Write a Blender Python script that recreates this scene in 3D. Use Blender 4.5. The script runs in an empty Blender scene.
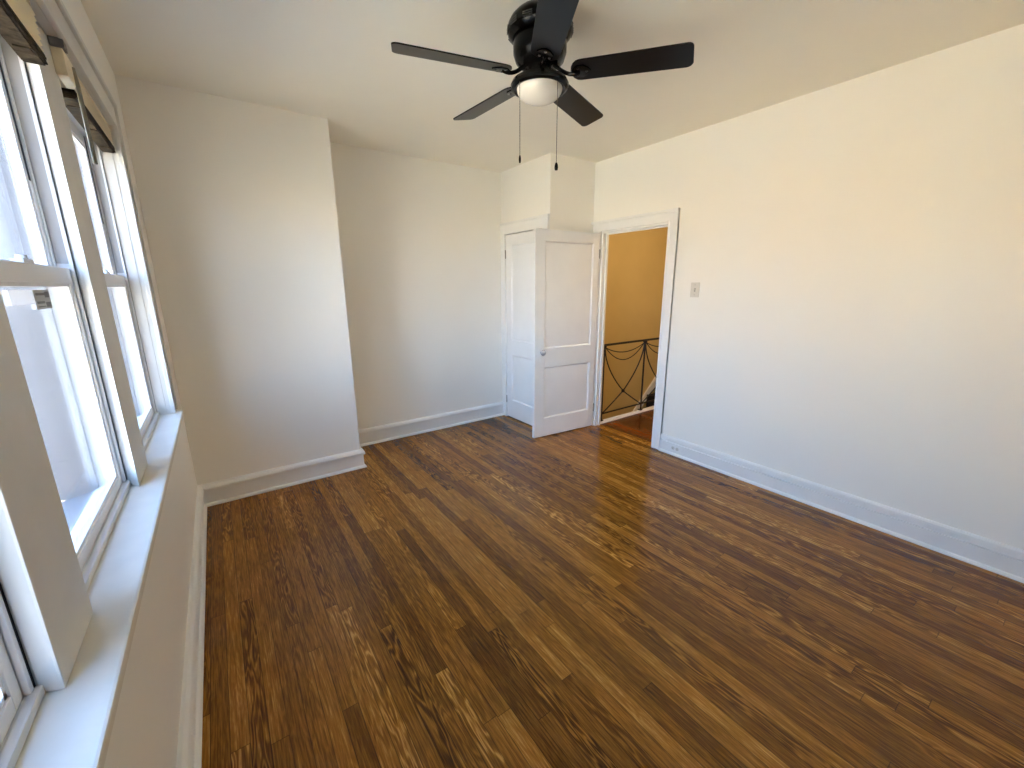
import bpy, bmesh, math, random
from mathutils import Vector, Matrix

random.seed(7)
SC = bpy.context.scene
COL = SC.collection
PI = math.pi

# ------------------------------------------------------------------ camera
FPX, YAW, PITCH, ROLL = 411.09, 0.6158, 0.2349, -0.0068
CAM = Vector((0.2838, -0.0351, 1.5344))
cy, sy = math.cos(YAW), math.sin(YAW)
Fv = Vector((sy * math.cos(PITCH), cy * math.cos(PITCH), -math.sin(PITCH)))
R0 = Vector((cy, -sy, 0))
U0 = R0.cross(Fv)
Rv = R0 * math.cos(ROLL) + U0 * math.sin(ROLL)
Uv = -R0 * math.sin(ROLL) + U0 * math.cos(ROLL)
cd = bpy.data.cameras.new('camera')
cd.sensor_fit = 'HORIZONTAL'
cd.sensor_width = 36.0
cd.lens = FPX / 1024 * 36.0
cd.clip_start = 0.02
cd.clip_end = 500
cam = bpy.data.objects.new('camera', cd)
M = Matrix((Rv, Uv, -Fv)).transposed().to_4x4()
M.translation = CAM
cam.matrix_world = M
COL.objects.link(cam)
SC.camera = cam

# ------------------------------------------------------------------ world, sun, exposure
SKY_STRENGTH = 5.4
SUN_STRENGTH = 34.0
EXPOSURE = 1.28
HALL_W = 17.0
W = bpy.data.worlds.new('sky')
SC.world = W
W.use_nodes = True
nt = W.node_tree
for n in list(nt.nodes):
    nt.nodes.remove(n)
tc = nt.nodes.new('ShaderNodeTexCoord')
sp = nt.nodes.new('ShaderNodeSeparateXYZ')
rp = nt.nodes.new('ShaderNodeValToRGB')
mr = nt.nodes.new('ShaderNodeMapRange')
mr.inputs[1].default_value = -1
mr.inputs[2].default_value = 1
bg = nt.nodes.new('ShaderNodeBackground')
wo = nt.nodes.new('ShaderNodeOutputWorld')
nt.links.new(tc.outputs['Generated'], sp.inputs[0])
nt.links.new(sp.outputs['Z'], mr.inputs[0])
nt.links.new(mr.outputs[0], rp.inputs[0])
# the sky is brighter on the sun's side (-y) than away from it
gm_ = nt.nodes.new('ShaderNodeMath'); gm_.operation = 'MULTIPLY_ADD'
gm_.inputs[1].default_value = -1.1
gm_.inputs[2].default_value = 1.25
nt.links.new(sp.outputs['Y'], gm_.inputs[0])
sm_ = nt.nodes.new('ShaderNodeMath'); sm_.operation = 'MULTIPLY'
sm_.inputs[1].default_value = SKY_STRENGTH
nt.links.new(gm_.outputs[0], sm_.inputs[0])
nt.links.new(sm_.outputs[0], bg.inputs[1])
nt.links.new(rp.outputs[0], bg.inputs[0])
nt.links.new(bg.outputs[0], wo.inputs[0])
cr = rp.color_ramp
cr.elements[0].position = 0.0
cr.elements[0].color = (0.85, 0.62, 0.40, 1)
cr.elements[1].position = 1.0
cr.elements[1].color = (0.25,0.47,1.0,1)
e = cr.elements.new(0.47); e.color = (0.95, 0.74, 0.50, 1)
e = cr.elements.new(0.52); e.color = (0.8,0.85,0.95,1)
e = cr.elements.new(0.62); e.color = (0.44,0.66,1.0,1)

sl = bpy.data.lights.new('sun', 'SUN')
sl.energy = SUN_STRENGTH
sl.angle = math.radians(1.0)
sl.color = (1.0, 0.87, 0.54)
sun = bpy.data.objects.new('sun', sl)
sun.rotation_euler = Vector((-0.75, 0.35, -0.62)).to_track_quat('-Z', 'Y').to_euler()
COL.objects.link(sun)

vs = SC.view_settings
vs.view_transform = 'Standard'
vs.look = 'None'
vs.exposure = EXPOSURE
vs.gamma = 1.0
vs.use_curve_mapping = False
SC.display_settings.display_device = 'sRGB'
cyc = SC.cycles
cyc.use_denoising = True
cyc.max_bounces = 14
cyc.diffuse_bounces = 8
cyc.glossy_bounces = 5
cyc.transparent_max_bounces = 16
cyc.caustics_reflective = False
cyc.caustics_refractive = False
cyc.sample_clamp_indirect = 12.0

# ------------------------------------------------------------------ geometry helpers
class MB:
    """collects shapes into one mesh"""
    def __init__(self):
        self.bm = bmesh.new()

    def box(self, x0, x1, y0, y1, z0, z1, bev=0.0, mat=None):
        b = bmesh.new()
        bmesh.ops.create_cube(b, size=1.0)
        for v in b.verts:
            v.co = Vector((x0 if v.co.x < 0 else x1, y0 if v.co.y < 0 else y1, z0 if v.co.z < 0 else z1))
        if bev > 0:
            bmesh.ops.bevel(b, geom=b.edges[:], offset=bev, segments=2, affect='EDGES', profile=0.6)
        self._merge(b, mat)
        return self

    def _merge(self, b, mat=None):
        if mat is not None:
            b.transform(mat)
        bmesh.ops.recalc_face_normals(b, faces=b.faces[:])
        me = bpy.data.meshes.new('tmp')
        b.to_mesh(me)
        b.free()
        self.bm.from_mesh(me)
        bpy.data.meshes.remove(me)

    def prism(self, pts, a0, a1, axis='y', bev=0.0, mat=None):
        """pts: 2D outline; extruded along axis. axis y: pts=(x,z); x: pts=(y,z); z: pts=(x,y)"""
        b = bmesh.new()
        def mk(p, a):
            return {'y': (p[0], a, p[1]), 'x': (a, p[0], p[1]), 'z': (p[0], p[1], a)}[axis]
        v0 = [b.verts.new(mk(p, a0)) for p in pts]
        v1 = [b.verts.new(mk(p, a1)) for p in pts]
        n = len(pts)
        b.faces.new(v0)
        b.faces.new(v1[::-1])
        for i in range(n):
            b.faces.new((v0[i], v0[(i + 1) % n], v1[(i + 1) % n], v1[i]))
        bmesh.ops.recalc_face_normals(b, faces=b.faces[:])
        if bev > 0:
            bmesh.ops.bevel(b, geom=b.edges[:], offset=bev, segments=2, affect='EDGES', profile=0.6)
        self._merge(b, mat)
        return self

    def lathe(self, prof, center, seg=40, axis='z', mat=None):
        """prof: (r, h) list, revolved about the axis through center"""
        b = bmesh.new()
        rings = []
        for r, h in prof:
            if r < 1e-6:
                rings.append([b.verts.new((0, 0, h))])
            else:
                rings.append([b.verts.new((r * math.cos(2 * PI * i / seg), r * math.sin(2 * PI * i / seg), h)) for i in range(seg)])
        for A, B in zip(rings[:-1], rings[1:]):
            if len(A) == 1 and len(B) == 1:
                continue
            for i in range(seg):
                j = (i + 1) % seg
                if len(A) == 1:
                    b.faces.new((A[0], B[i], B[j]))
                elif len(B) == 1:
                    b.faces.new((A[i], A[j], B[0]))
                else:
                    b.faces.new((A[i], A[j], B[j], B[i]))
        T = Matrix.Translation(Vector(center))
        if axis == 'y':
            T = T @ Matrix.Rotation(-PI / 2, 4, 'X')
        elif axis == 'x':
            T = T @ Matrix.Rotation(PI / 2, 4, 'Y')
        b.transform(T)
        self._merge(b, mat)
        return self

    def tube(self, pts, r, seg=8, mat=None, flat=None):
        """round tube along points; flat=(w,t) gives a flat bar section instead"""
        b = bmesh.new()
        P = [Vector(p) for p in pts]
        rings = []
        up = Vector((0, 0, 1))
        last = None
        for i, p in enumerate(P):
            t = (P[min(i + 1, len(P) - 1)] - P[max(i - 1, 0)]).normalized()
            a = last if last is not None else (up if abs(t.z) < 0.9 else Vector((1, 0, 0)))
            n = (a - t * a.dot(t)).normalized()
            last = n
            c = t.cross(n)
            ring = []
            for k in range(seg):
                an = 2 * PI * k / seg
                ring.append(b.verts.new(p + (n * math.cos(an) + c * math.sin(an)) * r))
            rings.append(ring)
        for A, B in zip(rings[:-1], rings[1:]):
            for k in range(seg):
                b.faces.new((A[k], A[(k + 1) % seg], B[(k + 1) % seg], B[k]))
        b.faces.new(rings[0][::-1])
        b.faces.new(rings[-1])
        self._merge(b, mat)
        return self

    def build(self, name, mat, parent=None, smooth=False, angle=35):
        me = bpy.data.meshes.new(name)
        self.bm.to_mesh(me)
        self.bm.free()
        me.materials.append(mat)
        o = bpy.data.objects.new(name, me)
        COL.objects.link(o)
        if parent is not None:
            o.parent = parent
            o.matrix_parent_inverse = parent_world(parent).inverted()
        if smooth:
            for p in me.polygons:
                p.use_smooth = True
            me.set_sharp_from_angle(angle=math.radians(angle))
        return o


def parent_world(o):
    m = o.matrix_basis.copy()
    while o.parent is not None:
        m = o.parent.matrix_basis @ o.matrix_parent_inverse @ m
        o = o.parent
    return m


def empty(name, loc, label=None, cat=None, group=None, kind=None):
    o = bpy.data.objects.new(name, None)
    o.empty_display_size = 0.1
    o.location = loc
    COL.objects.link(o)
    return tag(o, label, cat, group, kind)


def tag(o, label=None, cat=None, group=None, kind=None):
    if label: o['label'] = label
    if cat: o['category'] = cat
    if group: o['group'] = group
    if kind: o['kind'] = kind
    return o


def struct(o, label, cat):
    return tag(o, label, cat, kind='structure')

# ------------------------------------------------------------------ materials
MATS = {}

def N(nt, kind, **kw):
    n = nt.nodes.new(kind)
    for k, v in kw.items():
        setattr(n, k, v)
    return n

def base_mat(name):
    m = bpy.data.materials.new(name)
    m.use_nodes = True
    nt = m.node_tree
    for n in list(nt.nodes):
        nt.nodes.remove(n)
    out = N(nt, 'ShaderNodeOutputMaterial')
    b = N(nt, 'ShaderNodeBsdfPrincipled')
    nt.links.new(b.outputs[0], out.inputs[0])
    MATS[name] = m
    return m, nt, b, out

def paint(name, col, rough=0.5, spec=0.4, var=0.04, scale=3.0, bump=0.0, bscale=120, metal=0.0, coat=0.0):
    """plain painted/solid surface with slight mottling and optional fine bump"""
    m, nt, b, out = base_mat(name)
    geo = N(nt, 'ShaderNodeNewGeometry')
    no = N(nt, 'ShaderNodeTexNoise')
    no.inputs['Scale'].default_value = scale
    no.inputs['Detail'].default_value = 4
    nt.links.new(geo.outputs['Position'], no.inputs['Vector'])
    r = N(nt, 'ShaderNodeValToRGB')
    c0 = tuple(max(0, c * (1 - var)) for c in col) + (1,)
    c1 = tuple(min(1, c * (1 + var)) for c in col) + (1,)
    r.color_ramp.elements[0].color = c0
    r.color_ramp.elements[1].color = c1
    r.color_ramp.elements[0].position = 0.3
    r.color_ramp.elements[1].position = 0.7
    nt.links.new(no.outputs['Fac'], r.inputs[0])
    nt.links.new(r.outputs[0], b.inputs['Base Color'])
    b.inputs['Roughness'].default_value = rough
    b.inputs['Specular IOR Level'].default_value = spec
    b.inputs['Metallic'].default_value = metal
    b.inputs['Coat Weight'].default_value = coat
    if bump > 0:
        n2 = N(nt, 'ShaderNodeTexNoise')
        n2.inputs['Scale'].default_value = bscale
        n2.inputs['Detail'].default_value = 3
        nt.links.new(geo.outputs['Position'], n2.inputs['Vector'])
        bp = N(nt, 'ShaderNodeBump')
        bp.inputs['Strength'].default_value = bump
        bp.inputs['Distance'].default_value = 0.004
        nt.links.new(n2.outputs['Fac'], bp.inputs['Height'])
        nt.links.new(bp.outputs[0], b.inputs['Normal'])
    return m

paint('wall_paint', (0.91,0.885,0.82), rough=0.42, spec=0.35, var=0.012, scale=1.5, bump=0.12, bscale=14)
paint('ceiling_paint', (0.90,0.86,0.76), rough=0.7, spec=0.2, var=0.015, scale=1.2, bump=0.1, bscale=10)
paint('trim_paint', (0.86, 0.855, 0.83), rough=0.28, spec=0.5, var=0.02, scale=6, bump=0.08, bscale=30)
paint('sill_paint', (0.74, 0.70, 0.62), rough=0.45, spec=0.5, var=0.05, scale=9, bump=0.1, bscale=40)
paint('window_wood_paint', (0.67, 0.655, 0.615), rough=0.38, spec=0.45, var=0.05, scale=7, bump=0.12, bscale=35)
paint('door_paint', (0.84, 0.84, 0.83), rough=0.3, spec=0.5, var=0.02, scale=5, bump=0.06, bscale=25)
paint('vinyl_white', (0.82, 0.82, 0.83), rough=0.35, spec=0.45, var=0.02)
paint('vinyl_grey', (0.42, 0.41, 0.40), rough=0.5, var=0.05)
paint('gasket_black', (0.02, 0.02, 0.022), rough=0.6)
paint('capping_white', (0.125, 0.125, 0.135), rough=0.5, var=0.08, scale=14, bump=0.2, bscale=25)  # white capping, its colour darkened to offset the strong daylight on it
paint('ochre_wall', (0.62,0.47,0.21), rough=0.6, spec=0.2, var=0.05, scale=2)
paint('iron_black', (0.012, 0.010, 0.010), rough=0.45, spec=0.5, bump=0.2, bscale=90)
paint('stair_dark', (0.018, 0.014, 0.014), rough=0.7, var=0.2, scale=40)
paint('fan_black', (0.004, 0.0037, 0.0033), rough=0.22, spec=0.16)
paint('blade_black', (0.005, 0.0045, 0.0035), rough=0.3, spec=0.24)
paint('globe_frosted', (0.80, 0.76, 0.68), rough=0.25, spec=0.5, var=0.01)
paint('chain_metal', (0.10, 0.085, 0.06), rough=0.4, metal=0.6)
paint('plate_plastic', (0.70, 0.67, 0.60), rough=0.35, spec=0.5, var=0.02)
paint('plate_dark', (0.05, 0.05, 0.05), rough=0.5)
paint('vent_grey', (0.05, 0.048, 0.044), rough=0.35)
paint('hinge_metal', (0.36, 0.34, 0.31), rough=0.4, metal=0.7)
paint('blind_cream', (0.80, 0.71, 0.52), rough=0.5, var=0.05, scale=20)
paint('blind_rail_brown', (0.045, 0.033, 0.02), rough=0.8, spec=0.08, var=0.6, scale=45, bump=0.4, bscale=60)
paint('bracket_grey', (0.20, 0.19, 0.18), rough=0.5, metal=0.3)
paint('wand_plastic', (0.26, 0.25, 0.20), rough=0.45, spec=0.3)
paint('label_white', (0.72, 0.73, 0.74), rough=0.4)
paint('label_grey', (0.30, 0.31, 0.33), rough=0.4, var=0.1, scale=60)
paint('label_dark', (0.035, 0.037, 0.045), rough=0.4)
paint('asphalt', (0.6,0.53,0.42), rough=0.9, var=0.2, scale=3)
paint('concrete', (0.56, 0.51, 0.44), rough=0.9, var=0.12, scale=2)
paint('facade_stone', (0.55, 0.50, 0.40), rough=0.9, var=0.2, scale=5)
paint('facade_white', (0.68, 0.66, 0.63), rough=0.8, var=0.06)
paint('roof_dark', (0.12, 0.12, 0.13), rough=0.8)
paint('dark_glass', (0.03, 0.035, 0.045), rough=0.08, spec=0.6)
paint('car_grey', (0.16, 0.17, 0.19), rough=0.25, coat=0.6, metal=0.3)
paint('car_white', (0.75, 0.76, 0.78), rough=0.25, coat=0.6)
paint('car_orange', (0.60, 0.19, 0.08), rough=0.3, coat=0.6)
paint('tyre', (0.02, 0.02, 0.02), rough=0.8)
paint('alloy', (0.5, 0.5, 0.52), rough=0.3, metal=0.9)
paint('bark', (0.16, 0.12, 0.09), rough=0.9, var=0.3, scale=20)
paint('blossom', (0.62, 0.42, 0.42), rough=0.9, var=0.25, scale=4)


def brick_mat(name, c0, c1):
    m, nt, b, out = base_mat(name)
    geo = N(nt, 'ShaderNodeNewGeometry')
    s = N(nt, 'ShaderNodeSeparateXYZ')
    nt.links.new(geo.outputs['Position'], s.inputs[0])
    a = N(nt, 'ShaderNodeMath', operation='ADD')
    nt.links.new(s.outputs[0], a.inputs[0]); nt.links.new(s.outputs[1], a.inputs[1])
    c = N(nt, 'ShaderNodeCombineXYZ')
    nt.links.new(a.outputs[0], c.inputs[0]); nt.links.new(s.outputs[2], c.inputs[1])
    br = N(nt, 'ShaderNodeTexBrick')
    br.inputs['Scale'].default_value = 4.5
    br.inputs['Color1'].default_value = c0 + (1,)
    br.inputs['Color2'].default_value = c1 + (1,)
    br.inputs['Mortar'].default_value = (0.5, 0.47, 0.43, 1)
    br.inputs['Mortar Size'].default_value = 0.012
    nt.links.new(c.outputs[0], br.inputs['Vector'])
    nt.links.new(br.outputs[0], b.inputs['Base Color'])
    b.inputs['Roughness'].default_value = 0.9
brick_mat('brick_red', (0.38, 0.20, 0.13), (0.29, 0.15, 0.10))
brick_mat('brick_tan', (0.52, 0.36, 0.24), (0.44, 0.29, 0.19))


def glass_mat():
    m, nt, b, out = base_mat('window_glass')
    nt.nodes.remove(b)
    tr = N(nt, 'ShaderNodeBsdfTransparent')
    tr.inputs[0].default_value = (0.93, 0.95, 0.96, 1)
    gl = N(nt, 'ShaderNodeBsdfGlossy')
    gl.inputs['Roughness'].default_value = 0.02
    lw = N(nt, 'ShaderNodeFresnel')
    lw.inputs[0].default_value = 1.45
    mu = N(nt, 'ShaderNodeMath', operation='MULTIPLY')
    mu.inputs[1].default_value = 0.6
    mx = N(nt, 'ShaderNodeMixShader')
    nt.links.new(lw.outputs[0], mu.inputs[0])
    nt.links.new(mu.outputs[0], mx.inputs[0])
    nt.links.new(tr.outputs[0], mx.inputs[1])
    nt.links.new(gl.outputs[0], mx.inputs[2])
    nt.links.new(mx.outputs[0], out.inputs[0])
glass_mat()


def knob_mat():
    m, nt, b, out = base_mat('knob_glass')
    b.inputs['Base Color'].default_value = (0.52, 0.54, 0.57, 1)
    b.inputs['Roughness'].default_value = 0.06
    b.inputs['Coat Weight'].default_value = 0.5
knob_mat()


def blind_translucent():
    m, nt, b, out = base_mat('blind_slats')
    b.inputs['Base Color'].default_value = (0.90, 0.85, 0.70, 1)
    b.inputs['Roughness'].default_value = 0.5
    t = N(nt, 'ShaderNodeBsdfTranslucent')
    t.inputs[0].default_value = (0.95, 0.88, 0.70, 1)
    mx = N(nt, 'ShaderNodeMixShader')
    mx.inputs[0].default_value = 0.40
    nt.links.new(b.outputs[0], mx.inputs[1])
    nt.links.new(t.outputs[0], mx.inputs[2])
    nt.links.new(mx.outputs[0], out.inputs[0])
blind_translucent()


def floor_mat(name, bw=0.0572, tint=(1, 1, 1)):
    m, nt, b, out = base_mat(name)
    L = nt.links.new
    def math_(op, a, bb=None, c=None):
        n = N(nt, 'ShaderNodeMath', operation=op)
        for i, v in enumerate((a, bb, c)):
            if v is None: continue
            if isinstance(v, (int, float)): n.inputs[i].default_value = v
            else: L(v, n.inputs[i])
        return n.outputs[0]
    def comb(x, y, z):
        n = N(nt, 'ShaderNodeCombineXYZ')
        for i, v in enumerate((x, y, z)):
            if isinstance(v, (int, float)): n.inputs[i].default_value = v
            else: L(v, n.inputs[i])
        return n.outputs[0]
    geo = N(nt, 'ShaderNodeNewGeometry')
    s = N(nt, 'ShaderNodeSeparateXYZ')
    L(geo.outputs['Position'], s.inputs[0])
    X, Y = s.outputs[0], s.outputs[1]
    xs = math_('DIVIDE', X, bw)
    i = math_('FLOOR', xs)
    fx = math_('SUBTRACT', xs, i)
    wn = N(nt, 'ShaderNodeTexWhiteNoise', noise_dimensions='1D')
    L(i, wn.inputs['W'])
    ys = math_('MULTIPLY_ADD', Y, 1 / 1.45, math_('MULTIPLY', wn.outputs['Value'], 17.0))
    j = math_('FLOOR', ys)
    fy = math_('SUBTRACT', ys, j)
    wn2 = N(nt, 'ShaderNodeTexWhiteNoise', noise_dimensions='2D')
    L(comb(i, j, 0), wn2.inputs['Vector'])
    rnd = wn2.outputs['Value']
    sc = N(nt, 'ShaderNodeSeparateColor')
    L(wn2.outputs['Color'], sc.inputs[0])
    r1, r2, r3 = sc.outputs[0], sc.outputs[1], sc.outputs[2]
    # fine straight streaks (open oak grain)
    st = N(nt, 'ShaderNodeTexNoise')
    st.inputs['Scale'].default_value = 1.0
    st.inputs['Detail'].default_value = 5
    st.inputs['Roughness'].default_value = 0.7
    L(comb(math_('MULTIPLY_ADD', X, 190.0, math_('MULTIPLY', r1, 91.0)),
           math_('MULTIPLY_ADD', Y, 7.0, math_('MULTIPLY', r2, 57.0)), r3), st.inputs['Vector'])
    # cathedral figure: contour lines of a stretched noise, its own centre per board
    cn = N(nt, 'ShaderNodeTexNoise')
    cn.inputs['Scale'].default_value = 1.0
    cn.inputs['Detail'].default_value = 2.5
    cn.inputs['Roughness'].default_value = 0.55
    cn.inputs['Distortion'].default_value = 0.25
    L(comb(math_('MULTIPLY_ADD', X, 17.0, math_('MULTIPLY', r2, 43.0)),
           math_('MULTIPLY_ADD', Y, 2.1, math_('MULTIPLY', r3, 71.0)), math_('MULTIPLY', r1, 9.0)), cn.inputs['Vector'])
    ring = math_('MULTIPLY_ADD', math_('SINE', math_('MULTIPLY', cn.outputs['Fac'], 70.0)), 0.5, 0.5)
    ring = math_('POWER', ring, 1.6)
    # board tone
    ramp = N(nt, 'ShaderNodeValToRGB')
    ce = ramp.color_ramp
    def tcol(c): return (c[0] * tint[0], c[1] * tint[1], c[2] * tint[2], 1)
    ce.elements[0].position = 0.0
    ce.elements[0].color = tcol((0.0425, 0.0131, 0.0015))
    ce.elements[1].position = 1.0
    ce.elements[1].color = tcol((0.6555, 0.3356, 0.0655))
    q = ce.elements.new(0.35); q.color = tcol((0.1548, 0.0555, 0.0062))
    q = ce.elements.new(0.72); q.color = tcol((0.359, 0.15, 0.0194))
    # tone = board random + streaks + figure
    amp = math_('MULTIPLY_ADD', math_('MAXIMUM', math_('SUBTRACT', r3, 0.55), 0.0), 1.0, 0.09)
    tone = math_('MULTIPLY_ADD', rnd, 0.40, 0.30)
    tone = math_('ADD', tone, math_('MULTIPLY', math_('SUBTRACT', st.outputs['Fac'], 0.5), 1.45))
    tone = math_('ADD', tone, math_('MULTIPLY', math_('SUBTRACT', ring, 0.45), amp))
    # broad wear tone over the room
    bn = N(nt, 'ShaderNodeTexNoise')
    bn.inputs['Scale'].default_value = 0.9
    bn.inputs['Detail'].default_value = 3
    L(geo.outputs['Position'], bn.inputs['Vector'])
    tone = math_('ADD', tone, math_('MULTIPLY', math_('SUBTRACT', bn.outputs['Fac'], 0.5), 0.35))
    L(tone, ramp.inputs[0])
    # joints between boards
    ex = math_('MINIMUM', fx, math_('SUBTRACT', 1.0, fx))
    ey = math_('MULTIPLY', math_('MINIMUM', fy, math_('SUBTRACT', 1.0, fy)), 1.45 / bw)
    ed = math_('MINIMUM', ex, ey)
    gap = N(nt, 'ShaderNodeMapRange')
    gap.inputs[1].default_value = 0.008
    gap.inputs[2].default_value = 0.035
    gap.inputs[3].default_value = 0.35
    gap.inputs[4].default_value = 1.0
    L(ed, gap.inputs[0])
    mul = N(nt, 'ShaderNodeMix', data_type='RGBA', blend_type='MULTIPLY')
    mul.inputs[0].default_value = 1.0
    L(ramp.outputs[0], mul.inputs[6])
    g3 = N(nt, 'ShaderNodeCombineColor')
    for k in range(3): L(gap.outputs[0], g3.inputs[k])
    L(g3.outputs[0], mul.inputs[7])
    L(mul.outputs[2], b.inputs['Base Color'])
    rr = N(nt, 'ShaderNodeMapRange')
    rr.inputs[3].default_value = 0.14
    rr.inputs[4].default_value = 0.27
    L(st.outputs['Fac'], rr.inputs[0])
    L(rr.outputs[0], b.inputs['Roughness'])
    b.inputs['Specular IOR Level'].default_value = 0.30
    bp = N(nt, 'ShaderNodeBump')
    bp.inputs['Strength'].default_value = 0.25
    bp.inputs['Distance'].default_value = 0.002
    L(math_('ADD', math_('MULTIPLY', st.outputs['Fac'], 0.35), gap.outputs[0]), bp.inputs['Height'])
    L(bp.outputs[0], b.inputs['Normal'])
def paper_mat():
    m, nt, b, out = base_mat('label_paper')
    b.inputs['Base Color'].default_value = (0.8, 0.8, 0.82, 1)
    t = N(nt, 'ShaderNodeBsdfTransparent')
    mx = N(nt, 'ShaderNodeMixShader')
    mx.inputs[0].default_value = 0.55
    nt.links.new(b.outputs[0], mx.inputs[1])
    nt.links.new(t.outputs[0], mx.inputs[2])
    nt.links.new(mx.outputs[0], out.inputs[0])
paper_mat()
floor_mat('oak_floor')
floor_mat('hall_floor', tint=(0.50, 0.27, 0.22))


# ------------------------------------------------------------------ room shell
RW, H = 3.566, 2.716           # right wall, ceiling height
YC, XC = 3.451, 1.134          # chimney breast face and corner
YR = 3.960                     # recess wall
XK, YK = 2.983, 3.138          # closet side and front
YN = -0.85                     # wall behind the camera
XO = -0.205                    # outer face of the window wall
DY0, DY1, DZ = 2.238, 3.014, 2.058   # room door opening in the right wall
XH = 3.652                     # hall face of the right wall
HX1, HY0, HY1 = 6.60, 0.90, 3.90    # hall extents

m = MB().box(XO, XH, YN - 0.15, YR + 0.15, -0.12, 0.0)
struct(m.build('floor', MATS['oak_floor']), 'dark stained oak strip floor of the empty room', 'floor')
m = MB().box(XO - 0.1, HX1 + 0.15, YN - 0.15, YR + 0.15, H, H + 0.15)
struct(m.build('ceiling', MATS['ceiling_paint']), 'plain off-white plaster ceiling carrying the black fan', 'ceiling')

# window openings in the left wall  (y0, y1)
WZ0, WZ1 = 0.848, 2.300
WIN = [(2.055, 2.880), (1.110, 1.868), (0.135, 0.908)]
OY0, OY1 = 0.135, 2.880
m = MB()
m.box(XO, 0, YN - 0.15, OY0, 0, H)
m.box(XO, 0, OY1, YR + 0.15, 0, H)
m.box(XO, 0, OY0, OY1, 0, WZ0 - 0.03)
m.box(XO, 0, OY0, OY1, WZ1, H)
struct(m.build('wall_left', MATS['wall_paint']), 'white left wall holding the row of three windows', 'wall')
m = MB().box(0, RW, YR, YR + 0.15, 0, H)
struct(m.build('wall_far', MATS['wall_paint']), 'white far wall recessed between chimney breast and closet', 'wall')
m = MB().box(0, XC, YC, YR, 0, H)
struct(m.build('wall_chimney', MATS['wall_paint']), 'white chimney breast projecting beside the far window', 'wall')
m = MB()
m.box(RW, XH, YN - 0.15, DY0, 0, H)
m.box(RW, XH, DY1, YR + 0.15, 0, H)
m.box(RW, XH, DY0, DY1, DZ, H)
struct(m.build('wall_right', MATS['wall_paint']), 'long white right wall with doorway and light switch', 'wall')
m = MB().box(0, RW, YN - 0.15, YN, 0, H)
struct(m.build('wall_near', MATS['wall_paint']), 'white wall behind the camera', 'wall')
# closet box: front (faces the camera) and side with the closet door opening
CY0, CY1, CZ = 3.235, 3.880, 2.075
m = MB().box(XK, RW, YK, YK + 0.09, 0, H)
struct(m.build('wall_closet_front', MATS['wall_paint']), 'narrow white closet wall behind the open door', 'wall')
m = MB()
m.box(XK, XK + 0.09, YK + 0.09, CY0, 0, H)
m.box(XK, XK + 0.09, CY1, YR, 0, H)
m.box(XK, XK + 0.09, CY0, CY1, CZ, H)
struct(m.build('wall_closet_side', MATS['wall_paint']), 'white closet wall above and around the closet door', 'wall')

# baseboards: stepped profile extruded along runs
BH = 0.165
def base_profile(z_top=BH, notch=False):
    if notch:
        return [(0, 0), (0.034, 0), (0.034, 0.008), (0.028, 0.018), (0.021, 0.022), (0.022, z_top - 0.056), (0.006, z_top - 0.056),
                (0.006, z_top - 0.046), (0.021, z_top - 0.045), (0.022, z_top - 0.026), (0.020, z_top - 0.010), (0.010, z_top), (0, z_top)]
    # (distance from wall, z)
    return [(0, 0), (0.034, 0), (0.034, 0.008), (0.028, 0.018), (0.018, 0.022), (0.018, z_top - 0.046),
            (0.030, z_top - 0.044), (0.031, z_top - 0.026), (0.024, z_top - 0.010), (0.012, z_top), (0, z_top)]

def base_run(name, label, a, b, normal, mats='trim_paint', z_top=BH, notch=False):
    """a, b: wall points (x, y); normal: into the room; a->b with the section mitred at the ends given"""
    m = MB()
    (ax, ay, am), (bx, by, bmit) = a, b
    d = Vector((bx - ax, by - ay, 0)).normalized()
    n = Vector((normal[0], normal[1], 0))
    bm_ = bmesh.new()
    ra, rb = [], []
    for off, z in base_profile(z_top, notch):
        ra.append(bm_.verts.new(Vector((ax, ay, z)) + n * off + d * off * am))
        rb.append(bm_.verts.new(Vector((bx, by, z)) + n * off - d * off * bmit))
    k = len(ra)
    bm_.faces.new(ra); bm_.faces.new(rb[::-1])
    for i in range(k):
        bm_.faces.new((ra[i], ra[(i + 1) % k], rb[(i + 1) % k], rb[i]))
    m._merge(bm_)
    return struct(m.build(name, MATS[mats]), label, 'baseboard')

base_run('baseboard_left', 'white stepped baseboard under the windows', (0, YN, 0), (0, YC, 1), (1, 0))
base_run('baseboard_chimney', 'white stepped baseboard across the chimney breast face', (0, YC, 1), (XC, YC, -1), (0, -1))
base_run('baseboard_chimney_side', 'short white baseboard on the chimney breast side', (XC, YC, -1), (XC, YR, 1), (1, 0))
base_run('baseboard_far', 'white stepped baseboard along the recessed far wall', (XC, YR, 1), (XK, YR, 0), (0, -1))
base_run('baseboard_right', 'white stepped baseboard along the right wall', (RW, YN, 0), (RW, DY0 - 0.091, 0), (-1, 0), notch=True)

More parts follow.
